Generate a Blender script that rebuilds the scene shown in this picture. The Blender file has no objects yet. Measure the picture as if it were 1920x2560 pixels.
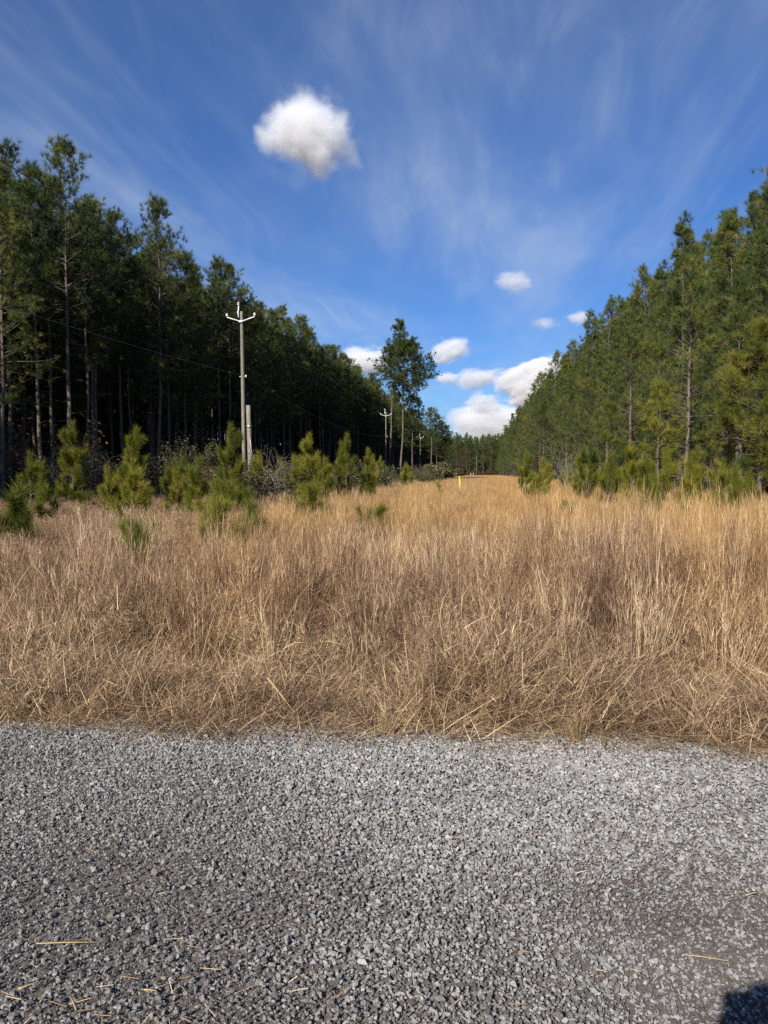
import bpy, bmesh, math, random
import numpy as np
from mathutils import Vector, Matrix, Euler

# ------------------------------------------------------------------ camera, sky, sun, exposure
SC = bpy.context.scene
COL = SC.collection
rad = math.radians
YAW, PITCH = rad(6.96), rad(2.92)
cam_d = bpy.data.cameras.new('camera')
cam = bpy.data.objects.new('camera', cam_d); COL.objects.link(cam)
cam.location = (0, 0, 1.6)
cam.rotation_euler = (rad(90) - PITCH, 0, YAW)
cam_d.sensor_fit = 'VERTICAL'; cam_d.sensor_height = 36; cam_d.sensor_width = 27
cam_d.lens = 1900 / 2560 * 36
cam_d.clip_start = 0.02; cam_d.clip_end = 30000
SC.camera = cam

SUN_EL, SUN_AZ = rad(32.4), rad(18.3)        # light travels 18.3 degrees to the right of +Y
w = bpy.data.worlds.new('World'); SC.world = w; w.use_nodes = True
nt = w.node_tree; nt.nodes.clear()
def nd(tree, typ, **kw):
    n = tree.nodes.new(typ)
    for k, v in kw.items(): setattr(n, k, v)
    return n
def math_node(tree, op, a, b=None, c=None, clamp=False):
    n = tree.nodes.new('ShaderNodeMath'); n.operation = op; n.use_clamp = clamp
    for i, v in enumerate((a, b, c)):
        if v is None: continue
        if isinstance(v, (int, float)): n.inputs[i].default_value = v
        else: tree.links.new(v, n.inputs[i])
    return n.outputs[0]
def ramp(tree, fac, stops, interp='LINEAR'):
    n = tree.nodes.new('ShaderNodeValToRGB'); n.color_ramp.interpolation = interp
    e = n.color_ramp.elements
    while len(e) < len(stops): e.new(0.5)
    for el, (p, c) in zip(e, stops):
        el.position = p; el.color = (c[0], c[1], c[2], 1) if not isinstance(c, (int, float)) else (c, c, c, 1)
    if fac is not None: tree.links.new(fac, n.inputs[0])
    return n.outputs[0]
def mixc(tree, fac, a, b, mode='MIX'):
    n = tree.nodes.new('ShaderNodeMix'); n.data_type = 'RGBA'; n.blend_type = mode
    for s, v in ((0, fac), (6, a), (7, b)):
        if isinstance(v, (int, float)): n.inputs[s].default_value = v
        elif isinstance(v, tuple): n.inputs[s].default_value = (v[0], v[1], v[2], 1)
        else: tree.links.new(v, n.inputs[s])
    return n.outputs[2]
sky = nd(nt, 'ShaderNodeTexSky', sky_type='NISHITA', sun_disc=False, sun_elevation=SUN_EL,
         sun_rotation=math.pi + SUN_AZ, air_density=1.0, dust_density=0.35, ozone_density=3.0, altitude=0)
tc = nd(nt, 'ShaderNodeTexCoord')
sep = nd(nt, 'ShaderNodeSeparateXYZ'); nt.links.new(tc.outputs['Generated'], sep.inputs[0])
zz = math_node(nt, 'ADD', math_node(nt, 'MAXIMUM', sep.outputs[2], 0.0), 0.06)
px_ = math_node(nt, 'DIVIDE', sep.outputs[0], zz); py_ = math_node(nt, 'DIVIDE', sep.outputs[1], zz)
comb = nd(nt, 'ShaderNodeCombineXYZ'); nt.links.new(px_, comb.inputs[0]); nt.links.new(py_, comb.inputs[1])
def cirrus(rot, sx, sy, scale, dist, lo, hi, off):
    m = nd(nt, 'ShaderNodeMapping'); m.inputs['Rotation'].default_value[2] = rad(rot)
    m.inputs['Scale'].default_value = (sx, sy, 1); m.inputs['Location'].default_value = off
    nt.links.new(comb.outputs[0], m.inputs[0])
    n = nd(nt, 'ShaderNodeTexNoise'); n.inputs['Scale'].default_value = scale; n.inputs['Detail'].default_value = 5
    n.inputs['Roughness'].default_value = 0.6; n.inputs['Distortion'].default_value = dist
    nt.links.new(m.outputs[0], n.inputs['Vector'])
    mr = nd(nt, 'ShaderNodeMapRange', interpolation_type='SMOOTHSTEP'); mr.inputs[1].default_value = lo; mr.inputs[2].default_value = hi
    nt.links.new(n.outputs[0], mr.inputs[0]); return mr.outputs[0]
c1 = cirrus(90, 1.0, 0.16, 1.7, 0.55, 0.44, 0.80, (6.1, 4.2, 0))     # thin combed streaks
c2 = cirrus(20, 0.8, 0.5, 0.55, 0.3, 0.40, 0.66, (7.7, 0.6, 0))      # broad veils
c3 = cirrus(70, 1.0, 0.30, 5.0, 1.0, 0.40, 0.80, (4.3, 1.0, 0))      # fibres
veil = math_node(nt, 'MULTIPLY', c2, math_node(nt, 'ADD', 0.35, math_node(nt, 'MULTIPLY', c3, 0.65)))
cir = math_node(nt, 'MINIMUM', math_node(nt, 'ADD', math_node(nt, 'MULTIPLY', c1, 0.29), math_node(nt, 'MULTIPLY', veil, 0.36)), 0.6)
lowfade = nd(nt, 'ShaderNodeMapRange', interpolation_type='SMOOTHSTEP')
lowfade.inputs[1].default_value = 0.0; lowfade.inputs[2].default_value = 0.12; nt.links.new(sep.outputs[2], lowfade.inputs[0])
cir = math_node(nt, 'MULTIPLY', cir, lowfade.outputs[0])
skyb = mixc(nt, 1.0, sky.outputs[0], (0.50, 0.79, 1.24), 'MULTIPLY')
skyc = mixc(nt, cir, skyb, (6.6, 7.6, 9.0))
bg = nd(nt, 'ShaderNodeBackground'); bg.inputs[1].default_value = 0.060
nt.links.new(skyc, bg.inputs[0])
w.cycles.sampling_method = 'NONE'
wo = nd(nt, 'ShaderNodeOutputWorld'); nt.links.new(bg.outputs[0], wo.inputs[0])

sd = bpy.data.lights.new('sun', 'SUN'); sd.energy = 5.0; sd.angle = rad(0.53); sd.color = (1.0, 0.94, 0.85)
sun = bpy.data.objects.new('sun', sd); COL.objects.link(sun); sun.location = (-20, -60, 50)
Dv = Vector((math.sin(SUN_AZ) * math.cos(SUN_EL), math.cos(SUN_AZ) * math.cos(SUN_EL), -math.sin(SUN_EL)))
sun.rotation_euler = Dv.to_track_quat('-Z', 'Y').to_euler()

vs = SC.view_settings
vs.view_transform = 'Standard'; vs.look = 'None'; vs.exposure = 0.62; vs.gamma = 1.0; vs.use_curve_mapping = False
SC.render.engine = 'CYCLES'
SC.cycles.use_denoising = False; SC.cycles.denoiser = 'OPENIMAGEDENOISE'; SC.cycles.denoising_input_passes = 'RGB_ALBEDO_NORMAL'; SC.cycles.denoising_prefilter = 'ACCURATE'
SC.cycles.max_bounces = 3; SC.cycles.diffuse_bounces = 1; SC.cycles.glossy_bounces = 1
SC.cycles.transmission_bounces = 3; SC.cycles.volume_bounces = 4; SC.cycles.transparent_max_bounces = 8
SC.cycles.sample_clamp_indirect = 6
SC.cycles.use_adaptive_sampling = False
SC.cycles.time_limit = 1000
SC.cycles.debug_use_spatial_splits = False

# ------------------------------------------------------------------ helpers
R = np.random.default_rng(7)
random.seed(7)
class MB:
    """collects triangles; every vertex carries a 'tint'"""
    def __init__(s): s.V = []; s.F = []; s.T = []; s.M = []; s.n = 0
    def add(s, v, f, t=0.5, m=0):
        v = np.asarray(v, float).reshape(-1, 3); f = np.asarray(f, int).reshape(-1, 3)
        s.V.append(v); s.F.append(f + s.n)
        s.T.append(np.full(len(v), t) if np.isscalar(t) else np.asarray(t, float)); s.M.append(np.full(len(f), m)); s.n += len(v)
    def merge(s, o, m=0):
        for v, f, t in zip(o.V, [], o.T): pass
        v, f, t, _ = o.arrays(); s.add(v, f, t, m)
    def arrays(s): return np.concatenate(s.V), np.concatenate(s.F), np.concatenate(s.T), np.concatenate(s.M)
    def mesh(s, name, mats, smooth=False):
        v, f, t, mi = s.arrays()
        me = bpy.data.meshes.new(name)
        me.vertices.add(len(v)); me.vertices.foreach_set('co', v.astype(np.float32).ravel())
        me.loops.add(len(f) * 3); me.loops.foreach_set('vertex_index', f.astype(np.int32).ravel())
        me.polygons.add(len(f)); me.polygons.foreach_set('loop_start', np.arange(0, len(f) * 3, 3, dtype=np.int32))
        me.polygons.foreach_set('loop_total', np.full(len(f), 3, dtype=np.int32))
        me.polygons.foreach_set('material_index', mi.astype(np.int32))
        if smooth: me.polygons.foreach_set('use_smooth', np.ones(len(f), dtype=bool))
        a = me.attributes.new('tint', 'FLOAT', 'POINT'); a.data.foreach_set('value', t.astype(np.float32))
        for m in (mats if isinstance(mats, (list, tuple)) else [mats]): me.materials.append(m)
        me.update(); me.validate(); return me
def unit(a): return a / np.maximum(np.linalg.norm(a, axis=-1, keepdims=True), 1e-9)
def tube(mb, pts, radii, n=6, t=0.5, cap=True):
    pts = np.asarray(pts, float); radii = np.broadcast_to(np.asarray(radii, float), (len(pts),))
    d = unit(np.gradient(pts, axis=0)); ref = np.array([0, 0, 1.0]) if abs(d[0][2]) < 0.9 else np.array([1.0, 0, 0])
    u = unit(np.cross(d, ref)); v = np.cross(d, u)
    a = np.arange(n) * 2 * math.pi / n
    ring = pts[:, None] + radii[:, None, None] * (np.cos(a)[None, :, None] * u[:, None] + np.sin(a)[None, :, None] * v[:, None])
    V = ring.reshape(-1, 3); F = []
    for i in range(len(pts) - 1):
        for j in range(n):
            a0, a1 = i * n + j, i * n + (j + 1) % n
            F += [(a0, a1, a1 + n), (a0, a1 + n, a0 + n)]
    if cap:
        k = len(V); V = np.vstack([V, pts[0], pts[-1]]); m = (len(pts) - 1) * n
        for j in range(n): F += [(k, (j + 1) % n, j), (k + 1, m + j, m + (j + 1) % n)]
    mb.add(V, F, t)
def lathe(mb, base, prof, n=12, t=0.5, axis=None):
    pts = [Vector(base) + (Vector(axis) if axis else Vector((0, 0, 1))) * z for z, r in prof]
    tube(mb, [tuple(p) for p in pts], [max(r, 1e-4) for z, r in prof], n, t)
def needles(mb, c, axis, length, spread, width, K, along=0.0, rng=R, tint=0.5, tvar=0.2, droop=0.0):
    """K needles round every shoot tip c (n,3) with its axis; one slim triangle each"""
    c = np.repeat(np.asarray(c, float), K, 0); ax = np.repeat(unit(np.asarray(axis, float)), K, 0); N = len(c)
    tt = np.repeat(np.broadcast_to(tint, (N // K,)), K)
    th = rng.uniform(spread[0], spread[1], N); r = rng.normal(size=(N, 3)); r = unit(r - (r * ax).sum(1, keepdims=True) * ax)
    d = ax * np.cos(th)[:, None] + r * np.sin(th)[:, None]; d[:, 2] -= droop; d = unit(d)
    L = length * rng.uniform(0.7, 1.15, N)
    if along: c = c - ax * (rng.uniform(0, 1, N) * along)[:, None]
    side = unit(np.cross(d, rng.normal(size=(N, 3)))) * (width * 0.5)
    V = np.stack([c - side, c + side, c + d * L[:, None]], 1).reshape(-1, 3)
    F = np.arange(N * 3).reshape(-1, 3)
    mb.add(V, F, np.repeat(np.clip(tt + rng.normal(0, tvar, N), 0, 1), 3))
def ribbons(mb, base, length, phi, th0, bend, width, S=4, twist=0.0, rng=R, tint=None, taper=0.15):
    """curved flat blades"""
    n = len(base); s = np.linspace(0, 1, S + 1)
    th = th0[:, None] + bend[:, None] * s[None]; ph = phi[:, None] + (rng.normal(0, twist, n) if twist else np.zeros(n))[:, None] * s[None]
    step = (length / S)[:, None]
    dx = np.sin(th) * np.cos(ph) * step; dy = np.sin(th) * np.sin(ph) * step; dz = np.cos(th) * step
    P = np.zeros((n, S + 1, 3)); 
    P[:, 1:, 0] = np.cumsum(dx[:, :-1], 1); P[:, 1:, 1] = np.cumsum(dy[:, :-1], 1); P[:, 1:, 2] = np.cumsum(dz[:, :-1], 1)
    P += base[:, None]; P[:, :, 2] = np.maximum(P[:, :, 2], 0.004)
    fa = rng.uniform(0, math.pi, n); sd_ = np.stack([np.cos(fa), np.sin(fa), rng.normal(0, .2, n)], 1)
    wd = (width[:, None] * (1 - (1 - taper) * s[None] ** 1.5) * 0.5)[:, :, None] * sd_[:, None]
    V = np.stack([P - wd, P + wd], 2).reshape(n, -1, 3)
    f = []
    for i in range(S): f += [(2*i, 2*i+1, 2*i+3), (2*i, 2*i+3, 2*i+2)]
    f = np.array(f); F = (f[None] + (np.arange(n) * 2 * (S + 1))[:, None, None]).reshape(-1, 3)
    t = rng.uniform(0, 1, n) if tint is None else tint
    mb.add(V.reshape(-1, 3), F, np.repeat(t, 2 * (S + 1)))
    return P
def obj(name, me, parent=None, kind=None, label=None, cat=None, group=None):
    o = bpy.data.objects.new(name, me); COL.objects.link(o); o.parent = parent
    if kind: o['kind'] = kind
    if label: o['label'] = label
    if cat: o['category'] = cat
    if group: o['group'] = group
    return o
def thing(name, loc, label, cat, group=None, rz=0, s=1.0):
    o = obj(name, None, None, None, label, cat, group); o.location = loc; o.rotation_euler = (0, 0, rz)
    o.scale = (s, s, s) if np.isscalar(s) else s; o.empty_display_size = 0.2; return o

# ------------------------------------------------------------------ materials
def mat(name):
    m = bpy.data.materials.new(name); m.use_nodes = True; t = m.node_tree
    return m, t, t.nodes['Principled BSDF'], t.nodes['Material Output']
def attr(t, name, typ='GEOMETRY', out=2):
    n = t.nodes.new('ShaderNodeAttribute'); n.attribute_name = name; n.attribute_type = typ; return n.outputs[out]
def noise(t, scale, detail=4, vec=None, coord='Object', rough=0.55):
    n = t.nodes.new('ShaderNodeTexNoise'); n.inputs['Scale'].default_value = scale; n.inputs['Detail'].default_value = detail
    n.inputs['Roughness'].default_value = rough
    if vec is None:
        c = t.nodes.new('ShaderNodeTexCoord'); vec = c.outputs[coord]
    t.links.new(vec, n.inputs['Vector']); return n.outputs[0]
def mapped(t, scale, coord='Object'):
    c = t.nodes.new('ShaderNodeTexCoord'); m = t.nodes.new('ShaderNodeMapping'); m.inputs['Scale'].default_value = scale
    t.links.new(c.outputs[coord], m.inputs[0]); return m.outputs[0]
def bump(t, b, h, strength, dist):
    n = t.nodes.new('ShaderNodeBump'); n.inputs['Strength'].default_value = strength; n.inputs['Distance'].default_value = dist
    t.links.new(h, n.inputs['Height']); t.links.new(n.outputs[0], b.inputs['Normal'])
def leafy(name, stops, rand_amt=0.35, trans=0.16, rough=0.6, inst=None, spec=0.25):
    m, t, b, out = mat(name)
    f = attr(t, 'tint')
    oi = t.nodes.new('ShaderNodeObjectInfo')
    f = math_node(t, 'ADD', f, math_node(t, 'MULTIPLY', math_node(t, 'SUBTRACT', oi.outputs['Random'], 0.5), rand_amt))
    col = ramp(t, f, stops)
    if inst: col = inst(t, col)
    t.links.new(col, b.inputs['Base Color']); b.inputs['Roughness'].default_value = rough; b.inputs['Specular IOR Level'].default_value = spec
    if trans:
        tr = t.nodes.new('ShaderNodeBsdfTranslucent'); t.links.new(col, tr.inputs[0])
        mx = t.nodes.new('ShaderNodeMixShader'); mx.inputs[0].default_value = trans
        t.links.new(b.outputs[0], mx.inputs[1]); t.links.new(tr.outputs[0], mx.inputs[2]); t.links.new(mx.outputs[0], out.inputs[0])
    return m
M_NEEDLE = leafy('pine_needles', [(0.0, (.018, .032, .009)), (0.40, (.050, .078, .016)), (0.72, (.108, .130, .024)), (1.0, (.225, .195, .036))], 0.30)
M_SAPN = leafy('sapling_needles', [(0.0, (.045, .060, .008)), (0.45, (.125, .134, .013)), (0.8, (.215, .200, .023)), (1.0, (.30, .24, .045))], 0.55)
M_ORANGE = leafy('yellowed_needles', [(0.0, (.055, .075, .012)), (0.5, (.140, .142, .018)), (1.0, (.26, .215, .030))], 0.1)
M_DEADN = leafy('dead_needles', [(0.0, (.055, .026, .016)), (1.0, (.14, .065, .035))], 0.1)
M_LEAFB = leafy('brown_leaves', [(0.0, (.035, .020, .014)), (0.5, (.085, .045, .025)), (1.0, (.17, .085, .04))], 0.4)
M_LEAFO = leafy('olive_leaves', [(0.0, (.030, .036, .014)), (0.5, (.075, .078, .028)), (0.8, (.12, .085, .035)), (1.0, (.20, .20, .11))], 0.4)
def bark(name, c0, c1, scale=6):
    m, t, b, out = mat(name)
    v = mapped(t, (scale, scale, scale * 0.28))
    n = noise(t, 3.0, 6, v); n2 = noise(t, 0.8, 3, v)
    col = ramp(t, math_node(t, 'ADD', math_node(t, 'MULTIPLY', n, 0.7), math_node(t, 'MULTIPLY', n2, 0.3)), [(0.32, c0), (0.68, c1)])
    t.links.new(col, b.inputs['Base Color']); b.inputs['Roughness'].default_value = 0.9; b.inputs['Specular IOR Level'].default_value = 0.15
    bump(t, b, n, 0.8, 0.03); return m
M_BARK = bark('pine_bark', (.045, .036, .030), (.21, .165, .135))
M_TWIG = bark('twig_bark', (.06, .05, .042), (.17, .14, .115), 20)
M_GREYTWIG = bark('grey_twig', (.14, .12, .10), (.34, .30, .26), 20)
M_POLE = bark('weathered_pole_wood', (.11, .105, .080), (.26, .245, .19), 5)
M_STUB = bark('old_pole_wood', (.12, .105, .082), (.32, .28, .22), 5)
def plain(name, c, rough=0.5, metal=0.0, var=0.15, sc=8):
    m, t, b, out = mat(name)
    n = noise(t, sc, 5)
    t.links.new(ramp(t, n, [(0.3, tuple(x * (1 - var) for x in c)), (0.7, tuple(min(1, x * (1 + var)) for x in c))]), b.inputs['Base Color'])
    b.inputs['Roughness'].default_value = rough; b.inputs['Metallic'].default_value = metal; return m
M_WHITE = plain('white_fibreglass', (.78, .78, .76), .45)
M_INS = plain('grey_insulator', (.62, .62, .60), .35)
M_STEEL = plain('galvanised_steel', (.42, .43, .44), .45, .8)
M_WIRE = plain('dark_wire', (.035, .035, .038), .5)
M_YELLOW = plain('yellow_plastic', (.66, .52, .03), .45, 0, .06)
M_BLACKP = plain('black_plastic', (.03, .03, .03), .4)
M_WHITEP = plain('white_stake_paint', (.75, .75, .72), .5)

def inst_grass(t, col):
    """patches of golden broomsedge and of duller brown weeds across the clearing"""
    g = t.nodes.new('ShaderNodeNewGeometry'); sp = t.nodes.new('ShaderNodeSeparateXYZ'); t.links.new(g.outputs['Position'], sp.inputs[0])
    m = t.nodes.new('ShaderNodeMapping'); m.inputs['Scale'].default_value = (1, .7, .25); t.links.new(g.outputs['Position'], m.inputs[0])
    n = noise(t, .55, 3, m.outputs[0]); q = noise(t, 1.6, 3, m.outputs[0])
    def lin(v, a, b):
        r = t.nodes.new('ShaderNodeMapRange'); r.inputs[1].default_value = a; r.inputs[2].default_value = b; t.links.new(v, r.inputs[0]); return r.outputs[0]
    p = math_node(t, 'ADD', math_node(t, 'MULTIPLY', lin(sp.outputs[1], 7.5, 15), .75), math_node(t, 'MULTIPLY', math_node(t, 'SUBTRACT', n, .5), 2.2))
    p = math_node(t, 'ADD', p, math_node(t, 'MULTIPLY', math_node(t, 'MULTIPLY', lin(sp.outputs[0], .5, 4), lin(sp.outputs[1], 5.5, 8)), .45))
    p = math_node(t, 'SUBTRACT', p, math_node(t, 'MULTIPLY', lin(sp.outputs[0], -3.5, -8), .9), None, True)
    near = math_node(t, 'MULTIPLY', math_node(t, 'SUBTRACT', 1.0, lin(sp.outputs[1], 5.4, 7.2)), .35)
    col = mixc(t, near, col, ramp(t, attr(t, 'tint'), [(0, (.12, .072, .040)), (.35, (.31, .215, .118)), (1, (.74, .60, .37))]))
    c2 = mixc(t, p, col, ramp(t, attr(t, 'tint'), [(0, (.26, .140, .050)), (0.5, (.46, .275, .100)), (1, (.70, .48, .21))]))
    return mixc(t, 1.0, c2, ramp(t, q, [(.3, (.62, .57, .57)), (.7, (1.16, 1.14, 1.10))]), 'MULTIPLY')
M_GRASS = leafy('dry_grass', [(0.0, (.085, .044, .027)), (0.3, (.20, .115, .066)), (0.65, (.39, .252, .142)), (1.0, (.74, .57, .36))], 0.12, 0.18, 0.65, inst_grass)
M_STRAW = leafy('straw', [(0.0, (.22, .13, .06)), (0.5, (.42, .30, .15)), (1.0, (.66, .54, .33))], 0.2, 0.0, 0.6)
def stone_mat():
    m, t, b, out = mat('crushed_granite')
    oi = t.nodes.new('ShaderNodeObjectInfo')
    f = math_node(t, 'ADD', math_node(t, 'MULTIPLY', oi.outputs['Random'], 0.72), math_node(t, 'MULTIPLY', attr(t, 'shade', 'INSTANCER'), 0.62))
    col = ramp(t, f, [(0.0, (.075, .069, .064)), (0.22, (.20, .188, .176)), (0.48, (.39, .372, .352)), (0.72, (.57, .55, .52)), (0.92, (.74, .715, .68)), (1.0, (.86, .83, .78))])
    wa = math_node(t, 'GREATER_THAN', math_node(t, 'FRACT', math_node(t, 'MULTIPLY', oi.outputs['Random'], 37.0)), 0.93)
    col = mixc(t, math_node(t, 'MULTIPLY', wa, 0.5), col, (.40, .33, .25))
    n = noise(t, 2.2, 6, rough=0.75); n2 = noise(t, 9.0, 2)
    col = mixc(t, 1.0, col, ramp(t, math_node(t, 'ADD', math_node(t, 'MULTIPLY', n, .6), math_node(t, 'MULTIPLY', n2, .4)), [(0.3, .72), (0.7, 1.25)]), 'MULTIPLY')
    t.links.new(col, b.inputs['Base Color']); b.inputs['Roughness'].default_value = 0.8; b.inputs['Specular IOR Level'].default_value = 0.25
    bump(t, b, n, 0.7, 0.25); return m
M_STONE = stone_mat()
def dirt(name, c0, c1, s1, s2, bs):
    m, t, b, out = mat(name)
    n = noise(t, s1, 6, rough=0.65); n2 = noise(t, s2, 5, rough=0.7)
    t.links.new(ramp(t, math_node(t, 'ADD', math_node(t, 'MULTIPLY', n, .45), math_node(t, 'MULTIPLY', n2, .55)), [(0.33, c0), (0.67, c1)]), b.inputs['Base Color'])
    b.inputs['Roughness'].default_value = 0.95; b.inputs['Specular IOR Level'].default_value = 0.1
    bump(t, b, n2, 1.0, bs); return m
M_FINES = dirt('stone_dust', (.10, .084, .072), (.25, .215, .188), 2.2, 120, 0.01)
M_SOIL = dirt('thatch_soil', (.075, .050, .030), (.20, .135, .075), 0.6, 14, 0.05)

# ------------------------------------------------------------------ scatter: one object of many instances (only for what nobody could count)
def source(meshes, name):
    c = bpy.data.collections.new(name)
    for i, me in enumerate(meshes):
        c.objects.link(bpy.data.objects.new('%s_%03d' % (name, i), me))
    return c
def scatter(name, pts, rot, scl, idx, coll, extra=None, label=None, cat=None):
    me = bpy.data.meshes.new(name); n = len(pts)
    me.vertices.add(n); me.vertices.foreach_set('co', np.asarray(pts, np.float32).ravel())
    a = me.attributes.new('rot', 'FLOAT_VECTOR', 'POINT'); a.data.foreach_set('vector', np.asarray(rot, np.float32).ravel())
    a = me.attributes.new('scl', 'FLOAT_VECTOR', 'POINT'); a.data.foreach_set('vector', np.asarray(scl, np.float32).ravel())
    a = me.attributes.new('idx', 'INT', 'POINT'); a.data.foreach_set('value', np.asarray(idx, np.int32))
    for k, v in (extra or {}).items():
        a = me.attributes.new(k, 'FLOAT', 'POINT'); a.data.foreach_set('value', np.asarray(v, np.float32))
    g = bpy.data.node_groups.new(name + '_scatter', 'GeometryNodeTree')
    g.interface.new_socket('Geometry', in_out='INPUT', socket_type='NodeSocketGeometry')
    g.interface.new_socket('Geometry', in_out='OUTPUT', socket_type='NodeSocketGeometry')
    gi = g.nodes.new('NodeGroupInput'); go = g.nodes.new('NodeGroupOutput')
    ci = g.nodes.new('GeometryNodeCollectionInfo'); ci.inputs[0].default_value = coll
    ci.inputs['Separate Children'].default_value = True; ci.inputs['Reset Children'].default_value = True
    ip = g.nodes.new('GeometryNodeInstanceOnPoints'); ip.inputs['Pick Instance'].default_value = True
    def na(nm, typ):
        x = g.nodes.new('GeometryNodeInputNamedAttribute'); x.data_type = typ; x.inputs[0].default_value = nm
        return x.outputs['Attribute']
    e2r = g.nodes.new('FunctionNodeEulerToRotation'); g.links.new(na('rot', 'FLOAT_VECTOR'), e2r.inputs[0])
    g.links.new(gi.outputs[0], ip.inputs['Points']); g.links.new(ci.outputs[0], ip.inputs['Instance'])
    g.links.new(na('idx', 'INT'), ip.inputs['Instance Index']); g.links.new(e2r.outputs[0], ip.inputs['Rotation'])
    g.links.new(na('scl', 'FLOAT_VECTOR'), ip.inputs['Scale']); g.links.new(ip.outputs[0], go.inputs[0])
    o = obj(name, me, None, 'stuff', label, cat)
    md = o.modifiers.new('scatter', 'NODES'); md.node_group = g
    return o
def vnoise(x, y, scale, seed):
    """smooth value noise in 0..1"""
    x = np.asarray(x) * scale; y = np.asarray(y) * scale
    xi = np.floor(x).astype(int); yi = np.floor(y).astype(int); fx = x - xi; fy = y - yi
    fx = fx * fx * (3 - 2 * fx); fy = fy * fy * (3 - 2 * fy)
    def h(a, b):
        k = (a * 374761393 + b * 668265263 + seed * 974634777) & 0x7fffffff
        k = ((k ^ (k >> 13)) * 1274126177) & 0x7fffffff
        return ((k ^ (k >> 16)) & 0xffff) / 65535.0
    return (h(xi, yi) * (1 - fx) + h(xi + 1, yi) * fx) * (1 - fy) + (h(xi, yi + 1) * (1 - fx) + h(xi + 1, yi + 1) * fx) * fy
def fbm(x, y, scale, seed): return (vnoise(x, y, scale, seed) * .55 + vnoise(x, y, scale * 2.1, seed + 1) * .28 + vnoise(x, y, scale * 4.3, seed + 2) * .17)
def edge_y(x): return 4.62 + 0.05 * np.asarray(x) * 0.6 + 0.40 * (fbm(x, 0.0 * np.asarray(x), 1.3, 5) - 0.5) + 0.05 * np.clip(x, 0, 3) + 0.16 * (vnoise(x, 0.0 * np.asarray(x), 6, 9) - .5)
def road_z(x, y): return 0.012 + 0.045 * (fbm(x, y, 0.8, 21) - 0.5) + 0.035 * np.exp(-((np.asarray(y) - 4.0) / 0.7) ** 2)

# ------------------------------------------------------------------ ground and gravel road
def grid(name, xs, ys, zf, m, kind='structure'):
    X, Y = np.meshgrid(xs, ys); Z = zf(X, Y); nx, ny = len(xs), len(ys)
    V = np.stack([X, Y, Z], -1).reshape(-1, 3); i, j = np.meshgrid(np.arange(nx - 1), np.arange(ny - 1)); a = (j * nx + i).ravel()
    mb = MB(); mb.add(V, np.concatenate([np.stack([a, a + 1, a + nx + 1], 1), np.stack([a, a + nx + 1, a + nx], 1)]))
    return obj(name, mb.mesh(name, m, True), None, kind)
far = np.array([-6000, -1500, -400, -150, -60, -30, -15, -8, -4, 0, 4, 8, 15, 30, 60, 150, 400, 1500, 6000.])
grid('ground', far, far, lambda X, Y: -0.045 + 0 * X, M_SOIL)
grid('gravel_road', np.concatenate([[-60, -25, -12], np.linspace(-8, 8, 160), [12, 25, 60]]), np.concatenate([np.linspace(-4, 0, 9)[:-1], np.linspace(0, 4.95, 60)]),
     lambda X, Y: np.where(Y > 4.9, -0.05, road_z(X, Y) - 0.010), M_FINES)
def stone_meshes(n, seed):
    rng = np.random.default_rng(seed); out = []
    for i in range(n):
        bm = bmesh.new(); s = np.array([1, rng.uniform(.65, .95), rng.uniform(.45, .75)])
        for p in unit(rng.normal(size=(13, 3))) * rng.uniform(.82, 1.05, (13, 1)) * s: bm.verts.new(p)
        bmesh.ops.convex_hull(bm, input=bm.verts)
        for v in [v for v in bm.verts if not v.link_faces]: bm.verts.remove(v)
        me = bpy.data.meshes.new('stone'); bm.to_mesh(me); bm.free(); me.materials.append(M_STONE); out.append(me)
    return out
stones = source(stone_meshes(14, 3), 'stone')
def gravel():
    P, Rr, S, I, SH = [], [], [], [], []
    def layer(per, mg, y0, smin, smax, lift, pw=2.0, lo=None, y1=5.1):
        n = int(per * (6.5 + 2 * mg) * (y1 - y0)); y = R.uniform(y0, y1, n); x = R.uniform(-3.9 - mg, 2.6 + mg, n); e = edge_y(x)
        k = (y < e + R.normal(0.05, .07, n)) & (x > -.70 * y - mg) & (x < .42 * y + mg)
        worn = fbm(x, y, 0.75, 40)                     # worn wheel lines hold fines, ridges hold clean coarse stone
        track = np.clip(1 - (y - 1.9) / 2.2, 0, 1) * 0.42 + worn * 0.80 + .16 * np.exp(-((y - 2.75 - .05 * x) / .22) ** 2)
        if lo is not None: k &= R.uniform(0, 1, n) > np.clip((track - lo) * 1.2, 0, .80)
        x, y, track = x[k], y[k], track[k]; m = len(x)
        s = smin + (smax - smin) * R.uniform(0, 1, m) ** pw
        s *= np.clip(1.15 - 0.35 * np.clip(track - .35, 0, 1), .7, 1.2)
        P.append(np.stack([x, y, road_z(x, y) + s * lift * R.uniform(.2, 1.0, m)], 1)); Rr.append(R.uniform(0, 6.28, (m, 3)) * np.array([0, 0, 1]) + R.normal(0, .55, (m, 3)))
        S.append(np.repeat(s[:, None], 3, 1)); I.append(R.integers(0, 14, m)); SH.append(np.clip(0.92 - track * .95, 0, .8))
    layer(6400, 1.6, .8, .0052, .0118, .95, 1.5, .56)
    layer(190, 1.2, 1.0, .010, .020, .85, 2.4)
    layer(3800, 1.2, 1.2, .0035, .0075, .7, 1.3)
    layer(2600, .4, 1.5, .0018, .004, .8, 1.3, None, 3.6)
    scatter('gravel', np.concatenate(P), np.concatenate(Rr), np.concatenate(S), np.concatenate(I), stones, {'shade': np.concatenate(SH)}, 'loose grey crushed stone covering the road in the foreground', 'gravel')
gravel()

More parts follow.
